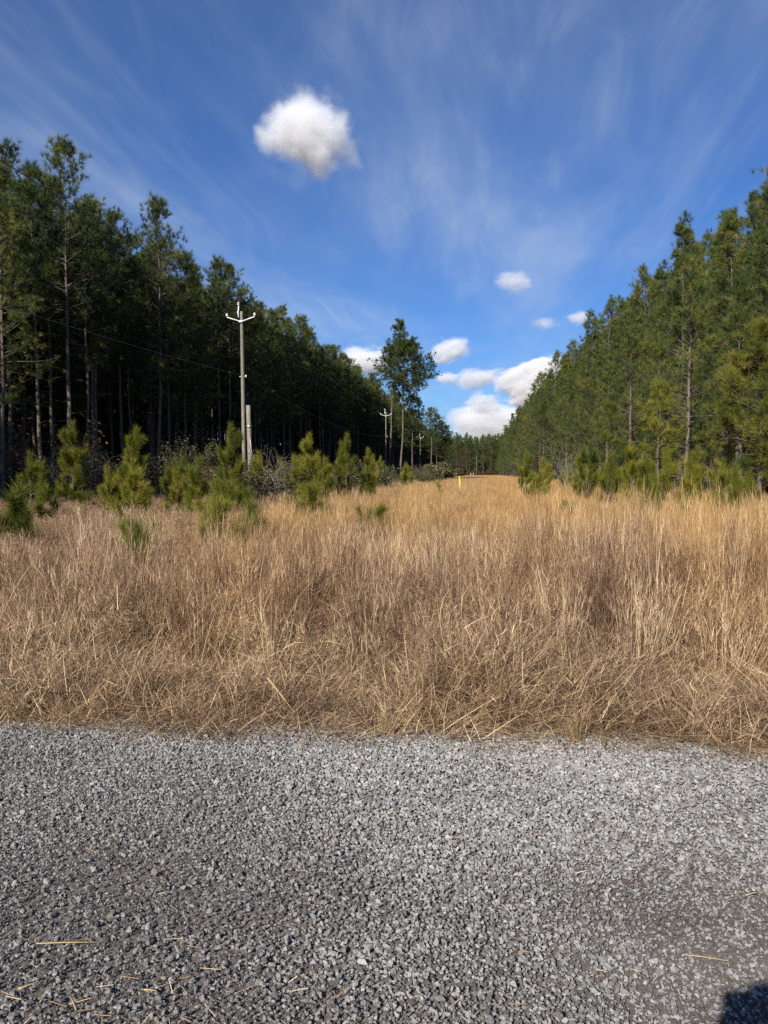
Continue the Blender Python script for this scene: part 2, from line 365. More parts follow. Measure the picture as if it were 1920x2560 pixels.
# ------------------------------------------------------------------ dry grass
def clump_mat(rng, n=64, r=.20, hmin=.3, hmax=.72, wd=.0068):
    mb = MB(); a = rng.uniform(0, 6.28, n); rr = r * np.sqrt(rng.uniform(0, 1, n))
    base = np.stack([rr * np.cos(a), rr * np.sin(a), np.zeros(n)], 1)
    ribbons(mb, base, rng.uniform(hmin, hmax, n), rng.uniform(0, 6.28, n), np.abs(rng.normal(.22, .25, n)), rng.uniform(.1, 1.9, n) * rng.choice([1, 1, .4], n), np.full(n, wd) * rng.uniform(.6, 1.3, n), 5, .9, rng)
    m = n // 2                                                       # short curled leaves that make the tangle
    b2 = np.stack([rng.normal(0, r * .7, m), rng.normal(0, r * .7, m), rng.uniform(.05, hmax * .7, m)], 1)
    ribbons(mb, b2, rng.uniform(.10, .26, m), rng.uniform(0, 6.28, m), rng.uniform(.2, 1.6, m), rng.uniform(-.5, 1.8, m), np.full(m, wd * .9), 4, 1.2, rng)
    return mb
def clump_broom(rng, n=42, r=.11, hmin=.8, hmax=1.25, wd=.0050, leaf=5, S=4):
    mb = MB(); a = rng.uniform(0, 6.28, n); rr = r * np.sqrt(rng.uniform(0, 1, n))
    base = np.stack([rr * np.cos(a), rr * np.sin(a), np.zeros(n)], 1)
    phi = a + rng.normal(0, .6, n)
    P = ribbons(mb, base, rng.uniform(hmin, hmax, n), phi, np.abs(rng.normal(.04, .06, n)), np.abs(rng.normal(.16, .14, n)), np.full(n, wd), S, .3, rng)
    for k in range(leaf):
        i = rng.integers(0, n, n); s = rng.uniform(.3, .95, n) * S; j = np.minimum(s.astype(int), S - 1); f = (s - j)[:, None]
        b2 = P[i, j] * (1 - f) + P[i, j + 1] * f
        ribbons(mb, b2, rng.uniform(.07, .20, n), rng.uniform(0, 6.28, n), np.abs(rng.normal(.18, .12, n)), rng.uniform(0, .6, n), np.full(n, wd * .75), 2, .2, rng)
    return mb
def clump_weed(rng, n=14, hmin=.5, hmax=1.0, wd=.0048):
    mb = MB(); base = np.stack([rng.normal(0, .1, n), rng.normal(0, .1, n), np.zeros(n)], 1)
    P = ribbons(mb, base, rng.uniform(hmin, hmax, n), rng.uniform(0, 6.28, n), np.abs(rng.normal(.1, .1, n)), np.abs(rng.normal(.25, .2, n)), np.full(n, wd), 4, .4, rng, rng.uniform(0, .45, n))
    m = n * 26; i = rng.integers(0, n, m); s = rng.uniform(.35, 1, m) ** .8 * 4; j = np.minimum(s.astype(int), 3); f = (s - j)[:, None]
    b2 = P[i, j] * (1 - f) + P[i, j + 1] * f + rng.normal(0, .012, (m, 3))
    ribbons(mb, b2, rng.uniform(.025, .085, m), rng.uniform(0, 6.28, m), rng.uniform(.3, 1.7, m), rng.uniform(-.8, 1.2, m), np.full(m, wd * 1.15), 2, .5, rng, rng.uniform(.1, .9, m))
    return mb
def clump_stalk(rng, n=5):
    mb = MB(); base = np.stack([rng.normal(0, .15, n), rng.normal(0, .15, n), np.zeros(n)], 1)
    P = ribbons(mb, base, rng.uniform(.7, 1.35, n), rng.uniform(0, 6.28, n), np.abs(rng.normal(.12, .2, n)), np.abs(rng.normal(.2, .35, n)), rng.uniform(.004, .006, n), 5, .3, rng, rng.uniform(.7, 1, n))
    b2 = P[rng.integers(0, n, n), 3]
    ribbons(mb, b2, rng.uniform(.2, .4, n), rng.uniform(0, 6.28, n), rng.uniform(.1, .6, n), rng.uniform(.5, 2, n), np.full(n, .005), 4, .3, rng, rng.uniform(.6, 1, n))
    return mb
def clump_thatch(rng, n=34):
    mb = MB(); base = np.stack([rng.normal(0, .16, n), rng.normal(0, .12, n), rng.uniform(.01, .09, n)], 1)
    ribbons(mb, base, rng.uniform(.12, .42, n), rng.uniform(0, 6.28, n), rng.uniform(1.1, 1.6, n), rng.uniform(-.2, .5, n), np.full(n, .0045), 4, .8, rng)
    return mb
def clump_far(rng, n=30):
    mb = clump_broom(rng, n, .35, .6, 1.15, .012, 2, 3); return mb
rg = np.random.default_rng(11)
LIB = {k: [f(rg).arrays() for i in range(n)] for k, f, n in (('mat', clump_mat, 7), ('broom', clump_broom, 7), ('weed', clump_weed, 6), ('stalk', clump_stalk, 6), ('thatch', clump_thatch, 5), ('far', clump_far, 6))}
def turf(size, parts, rng):
    """a ragged square of turf made of many differently turned and leaning clumps"""
    mb = MB()
    for kind, n, z0, z1 in parts:
        for i in range(n):
            v, f, t, _ = LIB[kind][rng.integers(0, len(LIB[kind]))]
            tl = .24 if kind == 'mat' else .08
            M = np.array((Matrix.Rotation(rng.normal(0, tl), 3, 'X') @ Matrix.Rotation(rng.normal(0, tl), 3, 'Y') @ Matrix.Rotation(rng.uniform(0, 6.28), 3, 'Z')))
            q = rng.uniform(-.5, .5, 2) * size; sz = rng.uniform(z0, z1)
            mb.add((v * [rng.uniform(.8, 1.2), rng.uniform(.8, 1.2), sz]) @ M.T + [q[0], q[1], 0], f, np.clip(t + rng.normal(0, .20), 0, 1))
    return mb.mesh('turf', M_GRASS)
g_meshes, IDX = [], {}
for kind, n, size, parts in (('near', 7, .8, [('mat', 17, .5, 1.3), ('weed', 1, .5, 1.05), ('thatch', 6, .8, 1.2)]),
                             ('mid', 6, .8, [('mat', 9, .6, 1.1), ('weed', 6, .5, 1.0), ('broom', 6, .6, .95), ('stalk', 1, .6, .9)]),
                             ('tall', 7, .8, [('mat', 8, .7, 1.1), ('weed', 4, .5, .9), ('broom', 12, .7, 1.06)]),
                             ('brown', 5, 1.0, [('mat', 14, .6, 1.2), ('weed', 12, .6, 1.1), ('broom', 2, .6, .9)]),
                             ('litter', 4, .5, [('thatch', 9, .5, 1.2)]),
                             ('lone', 5, .5, [('stalk', 2, .6, 1.0)]),
                             ('plume', 4, .2, [('broom', 2, .85, 1.1)]),
                             ('far', 6, 2.2, [('far', 26, .6, 1.1)])):
    IDX[kind] = (len(g_meshes), len(g_meshes) + n)
    for i in range(n): g_meshes.append(turf(size, parts, rg))
grass_src = source(g_meshes, 'grass_turf')
def grass():
    P, Rr, S, I = [], [], [], []
    def put(kind, x, y, s, tilt=.03, z=-.04):
        n = len(x)
        if n == 0: return
        P.append(np.stack([x, y, np.full(n, z)], 1)); r = R.normal(0, tilt, (n, 3)); r[:, 2] = R.uniform(0, 6.28, n); Rr.append(r)
        S.append(np.stack([np.full(n, 1.0), np.full(n, 1.0), np.broadcast_to(s, (n,)) * R.uniform(.92, 1.08, n)], 1)); I.append(R.integers(*IDX[kind], n))
    def cells(x0, x1, y0, y1, step, jit=.35):
        X, Y = np.meshgrid(np.arange(x0, x1, step), np.arange(y0, y1, step)); X = X.ravel() + R.uniform(-jit, jit, X.size) * step; Y = Y.ravel() + R.uniform(-jit, jit, Y.size) * step
        return X, Y
    def cut(x, y, k): return x[k], y[k]
    def h(x, y):                                                   # standing height of the sward, metres over 1
        return np.clip((y - 4.7) / 4.2, 0, 1)
    x = np.arange(-7.5, 7.5, .30); y = edge_y(x) + .34 + R.normal(0, .05, len(x)); put('near', x, y, .38 + .55 * vnoise(x, y, 1.4, 3))
    x, y = cells(-7.8, 7.4, 5.2, 7.4, .48); x, y = cut(x, y, y > edge_y(x) + .55); put('near', x, y, .55 + .40 * h(x, y) + (fbm(x, y, 1.1, 3) - .5) * 1.1)
    x, y = cells(-8.6, 8.2, 6.2, 9.4, .66); put('mid', x, y, (.58 + .36 * h(x, y) + (fbm(x, y, .7, 8) - .5) * .55) * np.clip(1 + (x + 1) * .035, .74, 1.12))
    x, y = cells(-9.5, 9.5, 7.8, 14.5, .70); k = R.uniform(0, 1, len(x)) < np.clip((y - 7.2) / 2.2, 0, 1) * np.where(x < -3, .55 + .4 * fbm(x, y, .5, 61), 1) ; x, y = cut(x, y, k)
    put('tall', x, y, (.80 + .10 * (fbm(x, y, .6, 12) - .5)) * np.clip(1 + (x - .5) * .045, .70, 1.22))
    x, y = cells(-16, -4.0, 9.0, 27, .85); put('brown', x, y, .55 + .5 * fbm(x, y, .5, 15))
    x, y = cells(-4.6, 12.5, 14, 27, .8); put('tall', x, y, .74 + .2 * (fbm(x, y, .5, 14) - .5))
    x, y = cells(-13, 13, 26, 60, 1.05); put('tall', x, y, .62 + .3 * (fbm(x, y, .4, 17) - .5))
    x, y = cells(-13, 12.5, 58, 345, 1.9); put('far', x, y, .62 + .3 * fbm(x, y, .2, 18))
    x = R.uniform(-7, 7, 210); y = edge_y(x) + R.normal(.06, .08, 210); put('litter', x, y, R.uniform(.3, .9, 210), .03, 0.0)
    x, y = cells(-7.5, 7.5, 5.4, 10, 1.25); put('lone', x, y, R.uniform(.6, 1.0, len(x)), .12)
    x, y = cells(.8, 9, 7.2, 12, .62); k = R.uniform(0, 1, len(x)) < .75; put('plume', *cut(x, y, k), 1.04 + R.uniform(0, .22, k.sum()), .05)
    x, y = cells(-5, 9, 12, 48, 1.05); put('plume', x, y, R.uniform(.72, 1.0, len(x)), .06)
    x, y = cells(-7, 2, 7.5, 16, 1.0); k = fbm(x, y, .5, 91) > .5; put('plume', *cut(x, y, k), .9, .05)
    scatter('dry_grass', np.concatenate(P), np.concatenate(Rr), np.concatenate(S), np.concatenate(I), grass_src, None, 'dry tan and golden broomsedge filling the clearing between the woods', 'grass')
grass()

# ------------------------------------------------------------------ pines
def pine(seed, H, cb, Rm, nb, K=36, nl=.36, nw=.0155, lean=(0, 0), tr=.0085, dead=14, shape='round', upl=1.0, second=7, tufts=2):
    rng = np.random.default_rng(seed); tk, br, cr = MB(), MB(), MB()
    hs = np.linspace(0, 1, 15); wob = np.cumsum(rng.normal(0, .035, (15, 2)), 0) * H / 18; wob -= wob[0]
    pts = np.stack([wob[:, 0] + lean[0] * hs ** 1.3, wob[:, 1] + lean[1] * hs ** 1.3, hs * H], 1)
    rr = np.maximum(H * tr * (1 - hs * .93) * (1 + .35 * np.exp(-hs * 22)), .008); tube(tk, pts, rr, 9)
    def tp(z):
        s = np.clip(z / H, 0, 1) * 14; i = min(int(s), 13); f = s - i; return pts[i] * (1 - f) + pts[i + 1] * f
    C, A, T = [], [], []
    zs = np.sort(cb * H + (H * .985 - cb * H) * rng.uniform(0, 1, nb) ** .82)
    for z in zs:
        t = (z / H - cb) / (1 - cb)
        if shape == 'round': env = (np.clip(t * 3.2 + .30, 0, 1)) * (1 - t) ** .48
        elif shape == 'cone': env = (1 - t) ** .85 * np.clip(t * 5 + .5, 0, 1)
        else: env = (1 - t ** 2.2) * np.clip(t * 2.2 + .35, 0, 1)
        ln = max(.25, Rm * env * rng.uniform(.55, 1.2)); az = rng.uniform(0, 6.28)
        e0 = (.15 + .75 * t) * upl + rng.normal(0, .15); s = np.linspace(0, 1, 6)
        el = e0 + (.55 - .25 * t) * s ** 2 * upl - .12 * np.sin(s * 3.1); azs = az + rng.normal(0, .35) * s
        d = np.stack([np.cos(el) * np.cos(azs), np.cos(el) * np.sin(azs), np.sin(el)], 1)
        bp = tp(z) + np.vstack([[0, 0, 0], np.cumsum(d[:-1] * ln / 5, 0)])
        tube(br, bp, np.linspace(.010 + ln * .011, .006, 6), 4, cap=False)
        tint = np.clip(rng.normal(.42 + .12 * t, .19), 0, 1)
        C.append(bp[-1]); A.append(d[-1]); T.append(tint)
        for q in range(max(2, int(second * (.4 + .6 * ln / Rm)))):
            u = rng.uniform(.3, 1) * 5; i = min(int(u), 4); b0 = bp[i] + (bp[i + 1] - bp[i]) * (u - i)
            sl = ln * rng.uniform(.16, .36) + .12; dd = unit(d[i] * .8 + rng.normal(0, .62, 3) + np.array([0, 0, .25]))
            b1 = b0 + dd * sl; dd2 = unit(dd + np.array([0, 0, .45])); b2 = b1 + dd2 * sl * .5
            tube(br, [b0, b1, b2], [.008, .006, .004], 3, cap=False)
            C.append(b2); A.append(dd2); T.append(tint + rng.normal(0, .06))
            for w_ in range(tufts - 1):
                o = b0 + (b2 - b0) * rng.uniform(.35, 1) + rng.normal(0, .16, 3)
                C.append(o); A.append(unit(dd + rng.normal(0, .5, 3) + np.array([0, 0, .5]))); T.append(tint + rng.normal(0, .07))
    for q in range(6):
        C.append(tp(H * .995) + rng.normal(0, .12, 3) * [1, 1, .6]); A.append([0, 0, 1]); T.append(.5)
    needles(cr, np.array(C), np.array(A), nl, (.15, 1.4), nw, K, along=.14, rng=rng, tint=np.array(T), tvar=.10)
    for q in range(dead):
        z = H * rng.uniform(cb * .25, cb * 1.05); az = rng.uniform(0, 6.28); ln = rng.uniform(.4, 1.6); e = rng.uniform(-.25, .5)
        dd = np.array([math.cos(az) * math.cos(e), math.sin(az) * math.cos(e), math.sin(e)])
        p0 = tp(z); p1 = p0 + dd * ln * .5; p2 = p1 + unit(dd + rng.normal(0, .3, 3)) * ln * .5
        tube(br, [p0, p1, p2], [.016, .011, .005], 3, cap=False)
        if ln > .9: tube(br, [p1, p1 + unit(dd + rng.normal(0, .7, 3)) * ln * .4], [.008, .004], 3, cap=False)
    return tk, br, cr
def tree_parts(mbs, needle=None, tag='pine'):
    tk, br, cr = mbs
    return (tk.mesh(tag + '_trunk', M_BARK, True), br.mesh(tag + '_branches', M_TWIG), cr.mesh(tag + '_crown', needle or M_NEEDLE))
def joined(mbs):
    tk, br, cr = mbs; mb = MB(); mb.merge(tk, 0); mb.merge(br, 1); mb.merge(cr, 2); return mb.mesh('pine', [M_BARK, M_TWIG, M_NEEDLE])
def place_tree(parts, x, y, h, H, label, group=None, rz=None, name='pine_tree', cat='tree', wide=1.0, z=-.05):
    s = h / H; t = thing(name, (x, y, z), label, cat, group, R.uniform(0, 6.28) if rz is None else rz, (s * wide, s * wide, s))
    for nm, me in zip(('trunk', 'branches', 'crown'), parts): obj(nm, me, t, 'stuff' if nm == 'branches' else None)
    return t
left_mb = [pine(100 + i, 19, cb, rm, nb, dead=20, shape='round', tr=.0072) for i, (cb, rm, nb) in enumerate([(.44, 2.9, 88), (.34, 3.0, 102), (.50, 2.8, 82), (.28, 3.0, 110), (.52, 2.6, 76)])]
right_mb = [pine(200 + i, 18, cb, rm, nb, dead=10, shape='cone2' if i % 2 else 'round', tr=.0075, second=6) for i, (cb, rm, nb) in enumerate([(.12, 2.8, 104), (.06, 2.9, 118), (.18, 2.7, 98), (.04, 2.7, 118)])]
LEFT = [tree_parts(m) for m in left_mb]; RIGHT = [tree_parts(m) for m in right_mb]
def lx(y): return -22 + 2.0 * min(1, max(0, (y - 40) / 100))
def rx(y): return 16.0 - 3.6 * min(1, max(0, (y - 40) / 80))
ORD = ['first', 'second', 'third', 'fourth', 'fifth', 'sixth', 'seventh', 'eighth', 'ninth', 'tenth', 'eleventh', 'twelfth']
stuffL, stuffR = [], []
nl_ = 0
for k in range(16):
    y = 9.0 + R.uniform(0, 2)
    while y < 345:
        x = lx(y) - k * 3.0 + R.normal(0, .55) - (0 if k else abs(R.normal(0, .4))); h = R.normal(19.2, .45 if y < 60 else .9) - (k == 0) * R.uniform(0, .8)
        h *= np.interp(y, [30, 35, 38, 41, 47, 54, 66, 80], [.82, .86, .99, .99, .965, .945, 1.0, 1.0])
        v = int(R.integers(0, 5))
        if k < 5 and 30.5 + 1.5 * k < y < 112:
            if k == 0 and nl_ < 12:
                lab = ORD[nl_] + ' front row pine of the left wood, counted from the left edge'; nl_ += 1; grp = 'front row pines of the left wood'
            elif k == 0: lab = 'tall pine in the front row of the left wood farther back than the nearest twelve'; grp = 'front row pines of the left wood'
            else: lab = 'slim tall pine standing in the dark behind the front row of the left wood'; grp = 'inner pines of the left wood'
            place_tree(LEFT[v], x, y, h, 19, lab, grp)
        elif (k < 9 or y < 130) and not (k < 2 and 20 < y < 29.5): stuffL.append((x, y, h / 19, v))  # unseen near rows added to shade the trunks; gap keeps front crowns sunlit
        y += R.uniform(2.2, 3.5) if y < 150 else R.uniform(2.8, 4.4)
nr_ = 0
for k in range(8):
    y = 30.0 + R.uniform(0, 2)
    while y < 345:
        x = rx(y) + k * 3.0 + R.normal(0, .55); h = R.normal(19.8, .8) - (k == 0) * R.uniform(.2, 2.6)
        v = int(R.integers(0, 4))
        vis = x / y < .40
        if k < 4 and vis and y < 108:
            if k == 0 and nr_ < 12:
                lab = ORD[nr_] + ' front row pine of the right wood, counted from the right edge'; nr_ += 1; grp = 'front row pines of the right wood'
            elif k == 0: lab = 'full pine in the front row of the right wood farther back than the nearest twelve'; grp = 'front row pines of the right wood'
            else: lab = 'tall green pine rising behind the front row of the right wood'; grp = 'inner pines of the right wood'
            place_tree(RIGHT[v], x, y, h, 18, lab, grp)
        elif x / y < .62: stuffR.append((x, y, h / 18, v))
        y += R.uniform(2.4, 3.6) if y < 150 else R.uniform(2.8, 4.4)
for k in range(7):                                                   # the wood that closes the far end
    for x in np.arange(-34, 36, 2.6):
        stuffR.append((x + R.normal(0, .6), 340 + k * 3.5 + R.normal(0, .8), R.normal(.98, .06), int(R.integers(0, 4))))
def forest(name, rows, mbs, label):
    a = np.array(rows); n = len(a)
    src = source([joined(m) for m in mbs], name + '_tree')
    scatter(name, np.stack([a[:, 0], a[:, 1], np.full(n, -.05)], 1), np.stack([R.normal(0, .012, n), R.normal(0, .012, n), R.uniform(0, 6.28, n)], 1), np.repeat(a[:, 2:3], 3, 1), a[:, 3].astype(int), src, None, label, 'forest')
forest('left_pine_wood', stuffL, left_mb, 'far, deep and unseen near rows of the dark pine wood on the left')
forest('right_pine_wood', stuffR, right_mb, 'far and deep rows of the green pine wood on the right and across the end')

# lone pines by the clearing
t1 = tree_parts(pine(301, 26, .70, 2.1, 70, K=30, nw=.032, nl=.42, lean=(1.8, 0), tr=.0078, dead=14, shape='round', second=6))
t2 = tree_parts(pine(302, 22.6, .60, 4.8, 120, K=30, nw=.034, nl=.42, lean=(.7, 0), tr=.0085, dead=8, shape='flat', upl=.6, second=8, tufts=5))
t3 = tree_parts(pine(303, 15, .40, 3.2, 66, K=30, nw=.032, nl=.40, lean=(.4, 0), tr=.008, dead=8, shape='flat', upl=.7))
place_tree(t1, -14.15, 123.0, 26, 26, 'tallest lone pine with pointed top and bare leaning trunk beside the farther utility pole', rz=0)
place_tree(t2, -12.05, 121.4, 22.7, 22.6, 'broad crowned lone pine standing right of the tallest lone pine', rz=0)
place_tree(t3, -10.5, 124.6, 14.6, 15, 'shorter open pine just right of and behind the broad crowned lone pine', rz=.6)
for i, (x, y, h, lab) in enumerate([(-12.1, 200, 18.6, 'left and tallest of the small far cluster of pines beyond the lone pines'), (-10.6, 205, 17.2, 'second pine from the left in the small far cluster beyond the lone pines'),
        (-9.6, 210, 15.6, 'third pine from the left in the small far cluster beyond the lone pines'), (-8.2, 206, 14.4, 'right and shortest pine of the small far cluster beyond the lone pines')]):
    place_tree(LEFT[i], x, y, h, 19, lab, 'far cluster pines', wide=1.45)
dp = tree_parts(pine(310, 11, .12, 2.6, 50, K=20, nw=.03, nl=.3), M_DEADN)
place_tree(dp, -5.9, 301, 10.9, 11, 'dead rusty brown pine at the far end of the clearing', name='dead_pine')

# young pines in front of the right wood
y6 = pine(320, 6, .30, 1.7, 58, K=60, nl=.30, nw=.010, tr=.017, dead=8, shape='round', second=7, tufts=3)
y9 = pine(321, 9.2, .24, 2.0, 84, K=34, nl=.24, nw=.010, tr=.011, dead=12, shape='cone', second=6)
y9b = pine(322, 9.2, .12, 1.9, 60, K=34, nl=.24, nw=.010, tr=.011, dead=8, shape='round', second=6)
y5 = pine(323, 5, .30, 1.1, 30, K=40, nl=.22, nw=.008, tr=.011, dead=14, shape='cone', second=5, tufts=3)
Y6 = tree_parts(y6, M_ORANGE); Y6G = tree_parts(y6, M_SAPN); Y9 = tree_parts(y9); Y9B = tree_parts(y9b); Y5 = tree_parts(y5, M_SAPN)
place_tree(Y6, 8.15, 23.2, 5.6, 6, 'yellowed young pine at the right edge with thick dark trunk', name='young_pine')
place_tree(Y5, 7.8, 25.1, 3.9, 5, 'thin young pine with bare lower stem left of the yellowed pine', name='young_pine')
place_tree(Y9, 9.0, 34.4, 10.8, 9.2, 'open pine with long pale bare trunk in front of the right wood', name='young_pine', wide=.95)
place_tree(Y9B, 7.9, 41.3, 9.2, 9.2, 'middle sized pine in front of the right wood, left of the pale trunked pine', name='young_pine')
place_tree(Y5, 6.2, 37.0, 4.9, 5, 'slender young pine above the saplings in the middle of the right edge', name='young_pine')
place_tree(Y5, 6.9, 30.0, 5.0, 5, 'slender young pine with thin bare stem below the pale trunked pine', name='young_pine')
place_tree(Y9, 11.1, 34.6, 8.8, 9.2, 'bright green pine between the pale trunked pine and the yellowed pine', name='young_pine')
k_ = 0
for y in np.concatenate([np.arange(36, 70, 2.1), np.arange(70, 130, 3.6)]):                                    # foliage that comes down to the grass along the right
    x = 12.0 - 2.4 * min(1, max(0, (y - 40) / 50)) + R.normal(0, 1.1); h = R.uniform(4.5, 12)
    lab = (ORD[k_] + ' bushy young pine in the strip below the right wood, from the right') if k_ < 8 else 'small bushy pine of the far strip below the right wood'
    place_tree(Y9B if k_ % 3 else Y9, x, y, h, 9.2, lab, 'bushy young pines below the right wood', name='young_pine', wide=1.15); k_ += 1
stripe = [(10.3 + R.normal(0, .7), y, R.uniform(.7, 1.2), int(R.integers(0, 2))) for y in np.arange(128, 342, 3.0)]
forest('far_young_pines', stripe, [y9b, y9], 'far low young pines along the right side of the clearing')

# ------------------------------------------------------------------ saplings
def sapling(seed, h, nw=.0042, K=150, nlen=.19, whorls=None):
    rng = np.random.default_rng(seed); st, cr = MB(), MB()
    n = 7; pts = np.stack([np.cumsum(rng.normal(0, .012 * h, n)), np.cumsum(rng.normal(0, .012 * h, n)), np.linspace(0, h - .1, n)], 1); pts[0, :2] = 0
    tube(st, pts, np.linspace(.012 + .009 * h, .007, n), 7)
    def tp(z):
        s = np.clip(z / (h - .1), 0, 1) * (n - 1); i = min(int(s), n - 2); return pts[i] + (pts[i + 1] - pts[i]) * (s - i)
    C, A, L, T = [tp(h)], [np.array([0, 0, 1.])], [.34], [.5]
    for q in range(int(h * 2.2)):                                     # needles hugging the leader
        C.append(tp(h - .22 * (q + 1)) ); A.append(unit(np.array([rng.normal(0, .15), rng.normal(0, .15), 1.]))); L.append(.3); T.append(rng.normal(.45, .1))
    W = whorls or max(3, int(round(h * 1.7)))
    for k in range(W):
        z = h * (.10 + .78 * (k + rng.uniform(-.15, .25)) / W)
        for b in range(rng.integers(3, 6)):
            az = rng.uniform(0, 6.28); ln = (h - z) * rng.uniform(.17, .37) + .15; el = rng.uniform(.5, .9); s = np.linspace(0, 1, 5)
            e = el + .5 * s; d = np.stack([np.cos(e) * math.cos(az), np.cos(e) * math.sin(az), np.sin(e)], 1)
            bp = tp(z) + np.vstack([[0, 0, 0], np.cumsum(d[:-1] * ln / 4, 0)]); tube(st, bp, np.linspace(.010, .005, 5), 5, cap=False)
            tint = rng.normal(.5, .15); C.append(bp[-1] + d[-1] * .12); A.append(d[-1]); L.append(.36); T.append(tint)
            if ln > .35: C.append(bp[2] + d[2] * .12); A.append(d[2]); L.append(.25); T.append(tint - .06)
            for w_ in range(int(ln * 3)):
                i = rng.integers(1, 4); dd = unit(d[i] + rng.normal(0, .45, 3) + np.array([0, 0, .4])); e_ = bp[i] + dd * rng.uniform(.15, .3)
                tube(st, [bp[i], e_], [.006, .004], 4, cap=False); C.append(e_); A.append(dd); L.append(.24); T.append(tint + rng.normal(0, .06))
    C, A, L, T = np.array(C), np.array(A), np.array(L), np.array(T)
    for i in range(len(C)): needles(cr, C[i:i+1], A[i:i+1], nlen, (.3, 1.1), nw, K, along=L[i], rng=rng, tint=T[i:i+1], tvar=.13, droop=.05)
    return st.mesh('sapling_stem', M_TWIG, True), cr.mesh('sapling_needles', M_SAPN)
SAP = {1: [(sapling(400 + i, 1.1, .0055, 230, .22), 1.1) for i in range(3)], 2: [(sapling(410 + i, 2.0, .0075, 210, .24), 2.0) for i in range(3)], 3: [(sapling(420 + i, 3.2, .009, 190, .26), 3.2) for i in range(4)]}
saps = [(-13.8, 24.5, 3.4, 'tall narrow pine sapling with stacked tufts near the left edge'), (-10.7, 22.9, 3.1, 'tall open pine sapling with spreading upturned arms left of the utility pole'),
 (-10.3, 24.9, 2.1, 'small pine sapling between the two taller ones left of the utility pole'), (-7.6, 20.2, 2.1, 'plump single tufted pine sapling in front of the dark trunks'),
 (-7.6, 23.3, 3.2, 'large bushy pine sapling covering the foot of the near utility pole'), (-14.0, 22.5, 2.3, 'pine sapling at the left edge behind the yellower one'),
 (-11.4, 18.8, 1.95, 'yellow green pine sapling near the left edge'), (-7.75, 12.2, 1.45, 'bushy dark pine sapling at the very left edge in the grass'),
 (-4.43, 9.5, 1.0, 'smallest pine sapling low in the grass at lower left'), (-4.3, 12.1, 1.2, 'low spreading pine sapling in the grass below the utility pole'),
 (-4.2, 13.6, 1.17, 'small pine sapling top showing just right of the low spreading one'), (-11.0, 21.8, 1.85, 'short pine sapling left of the tall open one'),
 (-6.2, 27.5, 3.1, 'tall pointed pine sapling right of the cut off pole'), (-5.4, 31.6, 3.3, 'tallest pine sapling of the middle group before the dark wood'),
 (-4.65, 32.7, 2.7, 'rightmost tall pine sapling of the middle group'), (-4.1, 18.6, 1.35, 'wide low pine sapling in front of the middle group at the edge of the grass'),
 (-4.0, 27.7, 1.9, 'small upright pine sapling in front of the middle group'), (-2.0, 13.9, 1.03, 'tiny thin pine sapling alone in the golden grass'),
 (-6.1, 30.5, 2.3, 'pine sapling half hidden between the tall ones of the middle group'), (-2.1, 40, 1.15, 'small round pine sapling left of the yellow marker post'),
 (2.2, 33.5, 2.6, 'first tall pine sapling at the left end of the right edge'), (2.45, 30.5, 1.7, 'yellow green pine sapling at the left end of the right edge'),
 (3.95, 27.7, 2.8, 'large bushy bright pine sapling in the middle of the right edge'), (4.25, 24.7, 2.25, 'dark bushy pine sapling beside the large bright one on the right'),
 (4.2, 19.7, 1.6, 'upright pine sapling rising from the tall grass on the right'), (6.0, 19.9, 1.9, 'left of the two bright pine saplings near the right edge'),
 (5.8, 17.8, 1.85, 'right of the two bright pine saplings near the right edge'), (6.9, 26, 2.2, 'pine sapling at the foot of the pale trunked pine'),
 (4.1, 15.6, 1.1, 'small dark pine sapling low in the tall grass on the right'), (2.1, 18.4, .95, 'tiny pine sapling tip in the grass right of centre'),
 (-9.0, 26.5, 1.6, 'low pine sapling behind the plump one on the left'), (-12.6, 26.0, 1.7, 'low pine sapling behind the tall narrow one on the left'),
 (7.6, 22.3, 1.7, 'low pine sapling under the yellowed young pine'), (3.1, 36.5, 2.4, 'pine sapling behind the yellow green one on the right edge')]
for i in range(12):
    saps.append((-6.0 - R.uniform(0, 7.5), 17 + i * .8, R.uniform(.9, 2.0), 'low pine sapling among the brown weeds in front of the taller saplings on the left'))
for i in range(20):
    y = 24 + i * 2.1; saps.append((-5.6 - R.uniform(0, 5.5) + max(0, y - 40) * .02, y, R.uniform(1.3, 3.0), 'pine sapling crowded into the fringe along the left side of the grass'))
for i in range(22):
    y = 21 + i * 1.9; saps.append((np.interp(y, [21, 34, 60], [6.6, 5.0, 6.0]) + R.uniform(-.6, 3.6), y, R.uniform(1.2, 3.0), 'pine sapling crowded into the fringe along the right side of the grass'))
for i, (x, y, h, lab) in enumerate(saps):
    c = 1 if h < 1.5 else 2 if h < 2.5 else 3; (sm, cm), H = SAP[c][i % len(SAP[c])]
    t = thing('pine_sapling', (x, y, -.05), lab, 'sapling', 'pine saplings in the grass', R.uniform(0, 6.28), ((h + .05) / H * (.82 if h > 1.8 else 1), (h + .05) / H * (.82 if h > 1.8 else 1), (h + .05) / H))
    obj('stem', sm, t); obj('crown', cm, t)

